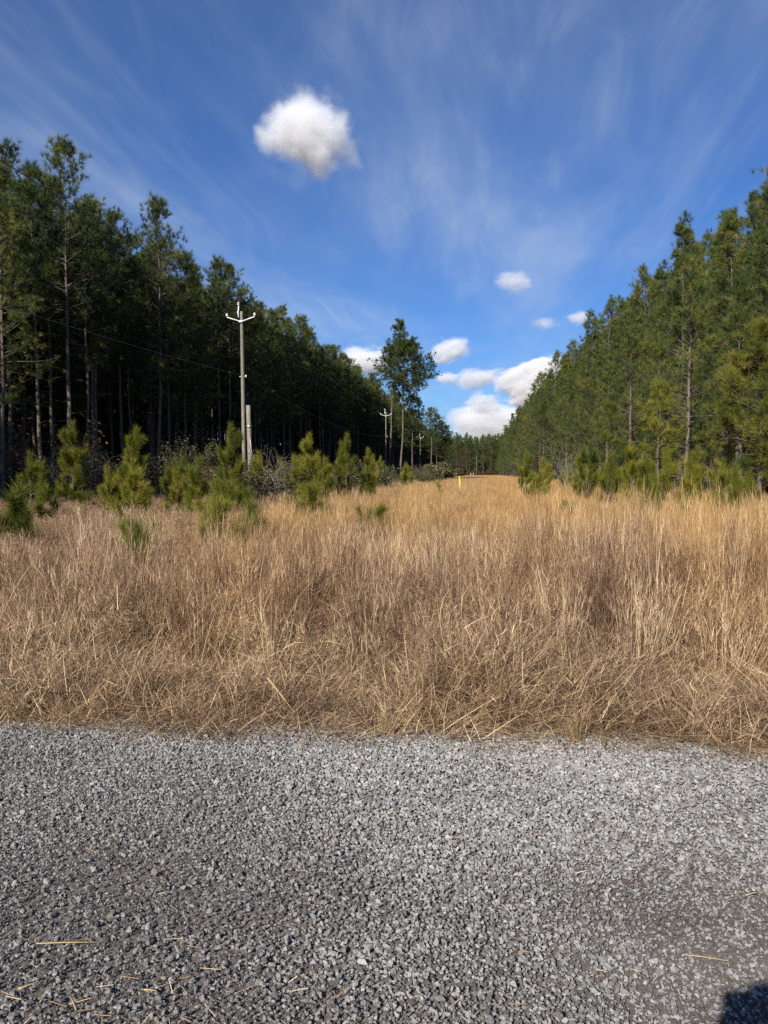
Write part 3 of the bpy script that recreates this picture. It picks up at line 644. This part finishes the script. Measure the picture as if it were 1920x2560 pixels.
# ------------------------------------------------------------------ shrubs and undergrowth
def shrub(seed, h, leaves, lm, tm, spread=.6, ls=.045):
    rng = np.random.default_rng(seed); tw, lf = MB(), MB(); tips = []
    def grow(p, d, ln, r, lev):
        q = p + d * ln * .5 + rng.normal(0, .03, 3); e = q + unit(d + rng.normal(0, .18, 3)) * ln * .5
        tube(tw, [p, q, e], [r, r * .8, r * .6], 4 if lev < 2 else 3, cap=False); tips.append(e); tips.append(q)
        if lev < 4:
            for k in range(rng.integers(2, 4)): grow(e if k else q, unit(d + rng.normal(0, .45, 3) + np.array([0, 0, .12])), ln * rng.uniform(.55, .8), r * .6, lev + 1)
    for s in range(7):
        a = rng.uniform(0, 6.28); grow(np.array([math.cos(a), math.sin(a), 0]) * rng.uniform(0, .25), unit(np.array([math.cos(a) * spread, math.sin(a) * spread, 1])), h * .36, .016, 0)
    T = np.array(tips); n = leaves; i = rng.integers(0, len(T), n); P = T[i] + rng.normal(0, .07, (n, 3))
    u = unit(rng.normal(size=(n, 3))); v = unit(np.cross(u, rng.normal(size=(n, 3)))); L = ls * rng.uniform(.6, 1.3, (n, 1))
    V = np.stack([P - u * L, P + v * L * .45, P + u * L, P - v * L * .45], 1).reshape(-1, 3); k = np.arange(n)[:, None] * 4
    lf.add(V, np.concatenate([k + [0, 1, 2], k + [0, 2, 3]]), np.repeat(rng.uniform(0, 1, n), 4))
    return tw.mesh('shrub_twigs', tm), lf.mesh('shrub_leaves', lm)
SH_O = [shrub(500 + i, 2.2, 2600, M_LEAFO, M_TWIG) for i in range(3)]
SH_B = [shrub(510 + i, 2.2, 2200, M_LEAFB, M_TWIG) for i in range(2)]
SH_G = [shrub(520 + i, 2.4, 260, M_LEAFB, M_GREYTWIG, .35, .03) for i in range(2)]
def place_shrub(v, x, y, h, lab, grp=None, name='shrub', wide=1.0):
    s = h / 2.2; t = thing(name, (x, y, -.06), lab, 'shrub', grp, R.uniform(0, 6.28), (s * wide, s * wide, s)); obj('twigs', v[0], t); obj('leaves', v[1], t)
place_shrub(SH_O[0], -6.9, 26.2, 2.3, 'grey brown twiggy shrub right of the cut off pole', wide=1.2)
place_shrub(SH_G[0], -7.6, 27.6, 2.5, 'pale bare branched shrub just right of the cut off pole', name='bare_shrub')
place_shrub(SH_G[1], -17.6, 30.0, 2.9, 'grey bare tangled shrub at the left edge below the wood', name='bare_shrub', wide=1.3)
place_shrub(SH_G[0], 4.8, 41, 3.2, 'bare brown shrub of upright twigs between the saplings on the right edge', name='bare_shrub', wide=1.0)
place_shrub(SH_G[1], 8.6, 31, 2.4, 'bare pale twigs at the foot of the right wood near the pale trunked pine', name='bare_shrub')
place_shrub(SH_B[0], -19.6, 33.5, 4.2, 'reddish brown leafy thicket under the left wood at the left edge', wide=1.2)
place_shrub(SH_O[1], -15.6, 41, 4.6, 'tall pale leafed evergreen shrub among the trunks left of the utility pole', wide=.7)
for i in range(16):
    x, y = R.uniform(-20, -15.5), 31 + i * 3.2 + R.uniform(-1, 1)
    place_shrub((SH_B if i % 2 else SH_O)[i % 2], x, y, R.uniform(1.8, 3.2), 'low brown and olive shrub in shade at the foot of the left wood', 'shrubs at the foot of the left wood')
for i in range(18):
    y = 30 + i * 4.9; x = -6.4 + R.uniform(-4.5, 1.5) * (1 if y < 70 else .7)
    place_shrub(SH_O[i % 3], x, y, R.uniform(1.6, 3.0), 'olive shrub along the left side of the golden grass beyond the saplings', 'olive shrubs left of the grass', wide=1.25)
us = []
for y in np.arange(116, 340, 1.8): us.append((R.uniform(-13, -5.5), y, R.uniform(.8, 1.7), int(R.integers(0, 3))))
for y in np.arange(30, 340, 1.1): us.append((lx(y) - R.uniform(0, 26), y, R.uniform(.6, 1.5), int(R.integers(0, 5))))
for y in np.arange(34, 340, 1.4): us.append((rx(y) + R.uniform(-1.5, 14), y, R.uniform(.6, 1.3), int(R.integers(0, 5))))
for y in np.arange(20, 345, .55):
    us.append((lx(y) - R.uniform(9, 27), y, R.uniform(1.6, 3.4), int(R.integers(0, 5))))
    if y > 38: us.append((rx(y) + R.uniform(8, 22), y, R.uniform(1.4, 3.0), int(R.integers(0, 5))))
for i in range(90): us.append((R.uniform(-30, 30), R.uniform(345, 365), R.uniform(1.5, 3), int(R.integers(0, 5))))
for i in range(60): us.append((R.uniform(-20, 20), R.uniform(334, 345), R.uniform(.7, 1.5), int(R.integers(0, 5))))
def two(a):
    out = bpy.data.meshes.new('shrub'); bm = bmesh.new()
    return a
usrc = bpy.data.collections.new('undergrowth_bush')
def join_shrub(seed, lm):
    tw, lf = shrub(seed, 2.2, 1800, lm, M_TWIG, ls=.10)
    mb = MB()
    for k, me in enumerate((tw, lf)):
        v = np.empty(len(me.vertices) * 3, np.float32); me.vertices.foreach_get('co', v); f = np.empty(len(me.loops), np.int32); me.loops.foreach_get('vertex_index', f)
        t = np.empty(len(me.vertices), np.float32); me.attributes['tint'].data.foreach_get('value', t); mb.add(v.reshape(-1, 3), f.reshape(-1, 3), t, k)
    return mb.mesh('bush', [M_TWIG, lm])
usrc = source([join_shrub(530 + i, M_LEAFO if i < 3 else M_LEAFB) for i in range(5)], 'undergrowth_bush')
ua = np.array(us)
scatter('undergrowth', np.stack([ua[:, 0], ua[:, 1], np.full(len(ua), -.05)], 1), np.stack([np.zeros(len(ua)), np.zeros(len(ua)), R.uniform(0, 6.28, len(ua))], 1), np.stack([ua[:, 2] * 1.2, ua[:, 2] * 1.2, ua[:, 2]], 1), ua[:, 3].astype(int), usrc, None, 'brown and olive undergrowth beneath the pines', 'undergrowth')

# ------------------------------------------------------------------ power line
def utility_pole(x, y, h, label, lean=(0, 0)):
    t = thing('utility_pole', (x, y, -.1), label, 'pole', 'utility poles of the power line', 0)
    mb = MB(); zs = np.linspace(0, h, 12); tube(mb, [(lean[0] * z / h, lean[1] * z / h, z) for z in zs], np.linspace(.13, .085, 12), 14); obj('shaft', mb.mesh('pole_shaft', M_POLE, True), t)
    tx = lean[0]
    mb = MB(); za = h - .62
    for s in (-1, 1):
        tube(mb, [(tx, -.12, za), (tx + s * .80, -.12, za + .26), (tx + s * .85, -.12, za + .28)], [.040, .032, .030], 8)
    tube(mb, [(tx - .10, -.13, za), (tx + .10, -.13, za)], [.07, .07], 8); arm = obj('crossarm', mb.mesh('crossarm', M_WHITE, True), t)
    mb = MB(); tube(mb, [(tx - .16, -.05, h - .35), (tx - .20, -.05, h), (tx - .16, -.05, h + .05), (tx - .16, -.05, h + .32)], [.045, .042, .038, .034], 8); brk = obj('top_bracket', mb.mesh('top_bracket', M_WHITE, True), t)
    for (ix, iz) in ((-.85, za + .28), (.85, za + .28), (-.16, h + .32)):
        mb = MB(); lathe(mb, (tx + ix, -.12 if abs(ix) > .5 else -.05, iz), [(0, .03), (.05, .035), (.06, .08), (.09, .09), (.12, .05), (.15, .075), (.18, .08), (.21, .04), (.24, .025)], 10)
        obj('insulator', mb.mesh('insulator', M_INS, True), arm if abs(ix) > .5 else brk)
    mb = MB(); tube(mb, [(tx * .6 - .2, 0, h * .66), (tx * .6 + .2, 0, h * .66)], [.02, .02], 6); tube(mb, [(tx * .6 + .2, 0, h * .66 - .05), (tx * .6 + .2, 0, h * .66 + .09)], [.05, .05], 8); obj('neutral_spool', mb.mesh('neutral_spool', M_INS), t)
    mb = MB(); tube(mb, [(.10, -.15, .3), (.08, -.145, h * .5), (.06, -.125, h * .9)], [.012] * 3, 5); obj('ground_wire', mb.mesh('ground_wire', M_WIRE), t)
    return t
PH = 11.35
poles = [(-13.93, 44.6), (-14.35, 120.15), (-14.5, 196), (-14.6, 272)]
utility_pole(*poles[0], PH, 'near weathered wooden utility pole with white V shaped crossarm', (-.10, 0))
utility_pole(*poles[1], PH, 'second utility pole beside the trunk of the tallest lone pine')
utility_pole(*poles[2], PH, 'third pale utility pole seen small beyond the lone pines')
allp = [(-13.7, -31)] + poles
def wire(dx, dz, lab, r=.010):
    pts = []
    for (a, b) in zip(allp[:-1], allp[1:]):
        for s in np.linspace(0, 1, 28)[:-1]:
            l0 = -.10 if a == poles[0] else 0; l1 = -.10 if b == poles[0] else 0
            pts.append((a[0] + (b[0] - a[0]) * s + dx + l0 * (1 - s) + l1 * s, a[1] + (b[1] - a[1]) * s - .1, dz - .1 - 4 * 1.1 * s * (1 - s)))
    mb = MB(); tube(mb, pts, r, 5); obj('overhead_wire', mb.mesh('wire', M_WIRE, True), None, None, lab, 'wire', 'wires of the power line')
wire(-.85, PH - .62 + .28 + .25, 'overhead wire on the left end of the pole crossarm')
wire(.85, PH - .62 + .28 + .25, 'overhead wire on the right end of the pole crossarm')
wire(-.16, PH + .32 + .25, 'topmost overhead wire at the tip of the pole')
wire(.15, PH * .66 + .05, 'lowest overhead wire running partway down the pole')
t = thing('cut_off_pole', (-14.1, 46.6, -.1), 'short cut off wooden pole beside the near utility pole', 'pole')
mb = MB(); tube(mb, [(-.18 * z / 6, 0, z) for z in np.linspace(0, 5.95, 10)], np.linspace(.17, .14, 10), 12); obj('shaft', mb.mesh('stub_shaft', M_STUB, True), t)
mb = MB(); tube(mb, [(-.1, -.14, 4.6), (.05, -.2, 3.2), (.8, -.5, .3)], [.014] * 3, 5); obj('guy_wire', mb.mesh('guy_wire', M_STEEL), t)
mb = MB(); tube(mb, [(-.14, 0, 4.55), (-.14, 0, 4.7)], [.165, .165], 12); obj('band', mb.mesh('band', M_STEEL), t)
t = thing('marker_post', (-.9, 44.2, -.05), 'leaning yellow marker post standing in the golden grass', 'post', None, 0); t.rotation_euler = (0, rad(-4), 0)
mb = MB(); tube(mb, [(0, 0, 0), (0, 0, .8), (0, 0, 1.36)], [.042, .042, .042], 10); tub = obj('post', mb.mesh('marker_tube', M_YELLOW, True), t)
mb = MB(); lathe(mb, (0, 0, 1.36), [(0, .047), (.07, .047), (.10, .034), (.11, .01)], 10); obj('cap', mb.mesh('marker_cap', M_YELLOW, True), tub)
for x, y, lab in ((-2.0, 251, 'left of two tiny white stakes at the far end of the clearing'), (-1.2, 256, 'right of two tiny white stakes at the far end of the clearing')):
    mb = MB(); lathe(mb, (0, 0, 0), [(0, .05), (1.75, .05), (1.8, .03)], 8); o = obj('white_stake', mb.mesh('stake', M_WHITEP, True), None, None, lab, 'stake', 'white stakes'); o.location = (x, y, -.05)
t = thing('dead_tree', (-.25, 312, -.05), 'pale bare dead tree standing against the wood at the far end', 'tree')
mb = MB(); tube(mb, [(0, 0, 0), (.06, 0, 4), (.02, 0, 8.2)], [.17, .14, .07], 8); obj('trunk', mb.mesh('snag', M_BARK, True), t)
mb = MB(); tube(mb, [(.05, 0, 5), (.5, 0, 5.5)], [.04, .02], 5); obj('branch', mb.mesh('snag_branch', M_BARK, True), t)

# ------------------------------------------------------------------ straw and tufts at the road edge
def stalk_thing(name, pts, r, lab, cat, m=None, grp=None):
    mb = MB(); p0 = np.array(pts[0], float); tube(mb, np.array(pts, float) - p0, np.linspace(r, r * .7, len(pts)), 6); o = obj(name, mb.mesh(name, m or M_STRAW, True), None, None, lab, cat, grp); o.location = tuple(p0); return o
def zr(x, y, d=.012): return float(road_z(np.array(x), np.array(y))) + d
for (x0, y0), (x1, y1), lab in [((-1.455, 2.311), (-1.251, 2.349), 'longest dry straw lying on the gravel at lower left'), ((-1.382, 2.092), (-1.336, 2.134), 'short straw near the bottom left corner of the gravel'),
        ((-1.208, 2.083), (-1.159, 2.029), 'straw beside a round pale stone at the bottom left'), ((.678, 2.493), (.808, 2.473), 'long thin straw on the gravel at lower right'),
        ((.491, 2.405), (.525, 2.395), 'short pale straw on the gravel left of the long one at lower right'), ((.994, 2.877), (1.053, 2.903), 'pale straw on the gravel near the right edge'),
        ((.383, 2.388), (.419, 2.382), 'short straw near the bottom right of centre'), ((-1.001, 2.142), (-.959, 2.14), 'short thick straw on the gravel left of bottom centre')]:
    stalk_thing('dry_straw', [(x0, y0, zr(x0, y0, .02)), ((x0 + x1) / 2, (y0 + y1) / 2 + .001, (zr(x0, y0, .02) + zr(x1, y1, .02)) / 2 + .001), (x1, y1, zr(x1, y1, .02))], .0019, lab, 'straw', None, 'straws on the gravel')
n = 420; sx = R.uniform(-3.2, 2.2, n); sy = np.where(R.uniform(0, 1, n) < .5, 1.7 + R.uniform(0, .6, n) ** 1.3, R.uniform(1.8, 4.6, n)); sm = MB()
sx = np.where(sy < 2.3, R.normal(-1.0, .5, n), sx); sb = np.stack([sx, sy, road_z(sx, sy) + .016], 1)
P_ = np.zeros((n, 3)); az = R.uniform(0, 6.28, n); dl = R.uniform(.015, .07, n); dv = np.stack([np.cos(az), np.sin(az), R.normal(0, .15, n)], 1) * dl[:, None]; wv = np.stack([-np.sin(az), np.cos(az), np.full(n, .6)], 1) * R.uniform(.0005, .0011, (n, 1))
sm.add(np.stack([sb - wv, sb + wv, sb + dv + wv, sb + dv - wv], 1).reshape(-1, 3), np.concatenate([np.arange(n)[:, None] * 4 + [0, 1, 2], np.arange(n)[:, None] * 4 + [0, 2, 3]]), np.repeat(R.uniform(0, 1, n), 4))
obj('straw_litter', sm.mesh('straw_litter', M_STRAW), None, 'stuff', 'scattered bits of straw on the gravel', 'straw')
for (x, y, s_, lab) in ((.59, 4.50, .42, 'small brown grass tuft standing out on the gravel edge right of centre'), (-.52, 4.44, .36, 'low grass tuft spilling onto the gravel at the centre'), (-2.42, 4.46, .45, 'small upright brown grass tuft at the gravel edge on the left')):
    mb = MB(); rr = np.random.default_rng(int(s_ * 1000)); v, f, t_, _ = clump_mat(rr, 90, .13, .25, .6, .007).arrays(); mb.add(v, f, t_ * .7); v, f, t_, _ = clump_broom(rr, 8, .05, .5, .8, .006, 2).arrays(); mb.add(v, f, t_ * .6)
    t = thing('grass_tuft', (x, y, -.01), lab, 'grass tuft', None, R.uniform(0, 6), s_); obj('blades', mb.mesh('grass_tuft', M_STRAW), t, 'stuff')
stalk_thing('broken_stalk', [(-1.32, 4.66, .30), (-1.2, 4.65, .16), (-1.08, 4.64, .01)], .005, 'pale broken stalk leaning in the front of the grass left of centre', 'stalk')
stalk_thing('arched_stalk', [(-1.60, 5.3, .02), (-1.49, 5.3, .27), (-1.3, 5.3, .38), (-1.04, 5.3, .40), (-.92, 5.3, .37)], .0035, 'thin arched stalk bending over the grass near the centre', 'stalk')
t = thing('dead_twig', (-2.84, 4.56, 0), 'dark bare twig leaning out of the grass at the left edge', 'twig')
mb = MB(); tube(mb, [(0, 0, 0), (-.05, 0, .10), (-.13, -.02, .2), (-.22, 0, .36), (-.28, 0, .5)], [.010, .009, .008, .006, .003], 6); obj('stem', mb.mesh('twig_stem', M_TWIG, True), t)
mb = MB(); tube(mb, [(-.13, -.02, .2), (-.24, -.05, .27), (-.3, -.04, .36)], [.006, .005, .003], 5); obj('side_twig', mb.mesh('twig_side', M_TWIG, True), t)

# ------------------------------------------------------------------ the photographer, out of frame, whose shadow falls into it
def photographer():
    fx, fy = -math.sin(YAW), math.cos(YAW)
    t = thing('person', (-.26 * fx, -.26 * fy, .0), 'person in dark jacket standing behind the viewpoint, shadow falling at the lower right', 'person', None, YAW, (1.0, .86, 1.010))
    J, E = {}, []
    def j(n, p, r, par=None): J[n] = (p, r, len(J)); (E.append((J[par][2], J[n][2])) if par else None)
    j('pelvis', (0, 0, .93), .15); j('spine', (0, 0, 1.13), .135, 'pelvis'); j('chest', (0, 0, 1.34), .15, 'spine'); j('neck', (0, .01, 1.48), .062, 'chest'); j('jaw', (0, .045, 1.555), .075, 'neck'); j('brow', (0, .035, 1.63), .088, 'jaw'); j('crown', (0, .02, 1.69), .070, 'brow'); j('nose', (0, .145, 1.60), .012, 'jaw')
    for s_ in (-1, 1):
        k = 'r' if s_ > 0 else 'l'
        j(k + 'sh', (s_ * .18, 0, 1.40), .070, 'chest'); j(k + 'el', (s_ * .22, .05, 1.12), .048, k + 'sh'); j(k + 'wr', (s_ * .10, .20, 1.36), .032, k + 'el'); j(k + 'pa', (s_ * .062, .245, 1.445), .028, k + 'wr')
        for q, (dx, dz, dy) in enumerate(((-.022, .075, .02), (-.02, .06, .022), (-.018, .045, .024), (-.016, .03, .024))):
            j('%sf%d' % (k, q), (s_ * (.050 - .002 * q), .262, 1.475 - .006 * q + dz * .4), .009, k + 'pa'); j('%sg%d' % (k, q), (s_ * (.050 + dx), .262 + dy * .4, 1.475 + dz * .75), .008, '%sf%d' % (k, q))
        j(k + 'th', (s_ * .045, .235, 1.49), .010, k + 'pa'); j(k + 'ti', (s_ * .022, .252, 1.515), .008, k + 'th')
        j(k + 'hip', (s_ * .095, 0, .87), .10, 'pelvis'); j(k + 'kn', (s_ * .11, .02, .48), .068, k + 'hip'); j(k + 'an', (s_ * .115, -.02, .09), .048, k + 'kn'); j(k + 'to', (s_ * .13, .15, .035), .035, k + 'an')
    me = bpy.data.meshes.new('person_body'); me.from_pydata([v[0] for v in J.values()], E, [])
    m, tt, b, out = mat('person_clothes'); c = tt.nodes.new('ShaderNodeTexCoord'); sp = tt.nodes.new('ShaderNodeSeparateXYZ'); tt.links.new(c.outputs['Object'], sp.inputs[0])
    tt.links.new(ramp(tt, math_node(tt, 'DIVIDE', sp.outputs[2], 2.0), [(0, (.03, .025, .02)), (.05, (.03, .04, .07)), (.47, (.04, .045, .05)), (.735, (.45, .28, .20))], 'CONSTANT'), b.inputs['Base Color']); b.inputs['Roughness'].default_value = .8
    me.materials.append(m); o = obj('body', me, t)
    sk = o.modifiers.new('skin', 'SKIN'); sk.use_smooth_shade = True
    for i, v in enumerate(J.values()): me.skin_vertices[0].data[i].radius = (v[1], v[1] * .85 if 'sp' not in str(v) else v[1]); me.skin_vertices[0].data[i].use_root = (i == 0)
    o.modifiers.new('sub', 'SUBSURF').levels = 1
    hb = bmesh.new(); bmesh.ops.create_icosphere(hb, subdivisions=3, radius=1)
    for v in hb.verts: v.co = Vector((v.co.x * .10, v.co.y * .115, v.co.z * .105)) * (1 + .03 * math.sin(v.co.x * 40) * math.sin(v.co.y * 33)) + Vector((0, .0, 1.665))
    bmesh.ops.delete(hb, geom=[v for v in hb.verts if v.co.y > .07 and v.co.z < 1.68 or v.co.z < 1.58], context='VERTS')
    hm = bpy.data.meshes.new('hair'); hb.to_mesh(hm); hb.free(); hm.materials.append(plain('dark_hair', (.04, .028, .02), .6)); obj('hair', hm, t)
    ph = thing('phone', (-.027 * fx, -.027 * fy, 1.57), 'black phone held upright in both hands of the person', 'phone', None, YAW)
    pb = bmesh.new(); bmesh.ops.create_cube(pb, size=1)
    for v in pb.verts: v.co = Vector((v.co.x * .072, v.co.y * .008, v.co.z * .150 - .03))
    bmesh.ops.bevel(pb, geom=pb.edges[:], offset=.003, segments=2, affect='EDGES'); pm = bpy.data.meshes.new('phone_case'); pb.to_mesh(pm); pb.free(); pm.materials.append(M_BLACKP); obj('case', pm, ph)
photographer()

# ------------------------------------------------------------------ clouds
def cloud_mat(seed, dens, soft, amp):
    m = bpy.data.materials.new('cloud'); m.use_nodes = True; t = m.node_tree; t.nodes.clear()
    out = t.nodes.new('ShaderNodeOutputMaterial'); pv = t.nodes.new('ShaderNodeVolumePrincipled'); t.links.new(pv.outputs[0], out.inputs['Volume'])
    c = t.nodes.new('ShaderNodeTexCoord'); ln = t.nodes.new('ShaderNodeVectorMath'); ln.operation = 'LENGTH'; t.links.new(c.outputs['Object'], ln.inputs[0])
    n = t.nodes.new('ShaderNodeTexNoise'); n.noise_dimensions = '4D'; n.inputs['W'].default_value = seed * 3.7; n.inputs['Scale'].default_value = 1.7; n.inputs['Detail'].default_value = 6; n.inputs['Roughness'].default_value = .58
    t.links.new(c.outputs['Object'], n.inputs['Vector'])
    f = math_node(t, 'ADD', math_node(t, 'SUBTRACT', .72, ln.outputs['Value']), math_node(t, 'MULTIPLY', math_node(t, 'SUBTRACT', n.outputs[0], .5), amp))
    sm = t.nodes.new('ShaderNodeMapRange'); sm.interpolation_type = 'SMOOTHSTEP'; sm.inputs[1].default_value = 0; sm.inputs[2].default_value = soft; t.links.new(f, sm.inputs[0])
    t.links.new(math_node(t, 'MULTIPLY', sm.outputs[0], dens), pv.inputs['Density']); pv.inputs['Color'].default_value = (1, 1, 1, 1); pv.inputs['Anisotropy'].default_value = .0
    m.cycles.homogeneous_volume = False
    return m
def cloud(i, x, y, z, rx, rz, dens, lab, soft=.30, amp=1.5, tilt=0.0):
    bm = bmesh.new(); bmesh.ops.create_icosphere(bm, subdivisions=3, radius=1.0)
    me = bpy.data.meshes.new('cloud'); bm.to_mesh(me); bm.free(); me.materials.append(cloud_mat(i + 1, dens / rx, soft, amp))
    o = obj('cloud', me, None, None, lab, 'cloud', 'small fair weather clouds'); o.location = (x, y, z); o.scale = (rx * 1.35, (rx + rz) * .6, rz * 1.35); o.rotation_euler = (0, tilt, 0)
for i, a in enumerate([(-438, 1961, 882, 134, 118, 4.5, 'largest white puffy cloud high left of centre in the blue sky', .50, 1.7, .15),
    (139, 3039, 745, 78, 47, 1.3, 'faint small round cloud alone in the sky right of centre', .5), (273, 3257, 622, 67, 28, 1.0, 'faint flat grey cloud wisp left of the right treetops', .5),
    (422, 3275, 642, 60, 37, 1.6, 'small pale cloud touching the right treetops', .5), (-122, 3410, 547, 115, 60, 2.8, 'slanting grey white cloud just right of the lone pines', .35, 1.5, -.35),
    (-520, 3563, 523, 150, 85, 4, 'white cloud between the left wood and the lone pines', .35), (3, 3829, 474, 135, 55, 2.6, 'flat grey white cloud over the middle of the gap', .35, 1.5, -.15),
    (-155, 3809, 474, 64, 36, 2.2, 'small cloud close to the right of the lone pine crown', .4), (319, 4270, 501, 220, 135, 8, 'bright large heaped cloud rising behind the right wood', .25, 1.4, -.2),
    (40, 4300, 385, 125, 70, 1.6, 'puffy white cloud above the low bank over the gap', .3), (130, 5100, 320, 360, 150, 4.5, 'low white cloud bank just above the far trees', .3)]): cloud(i, *a)
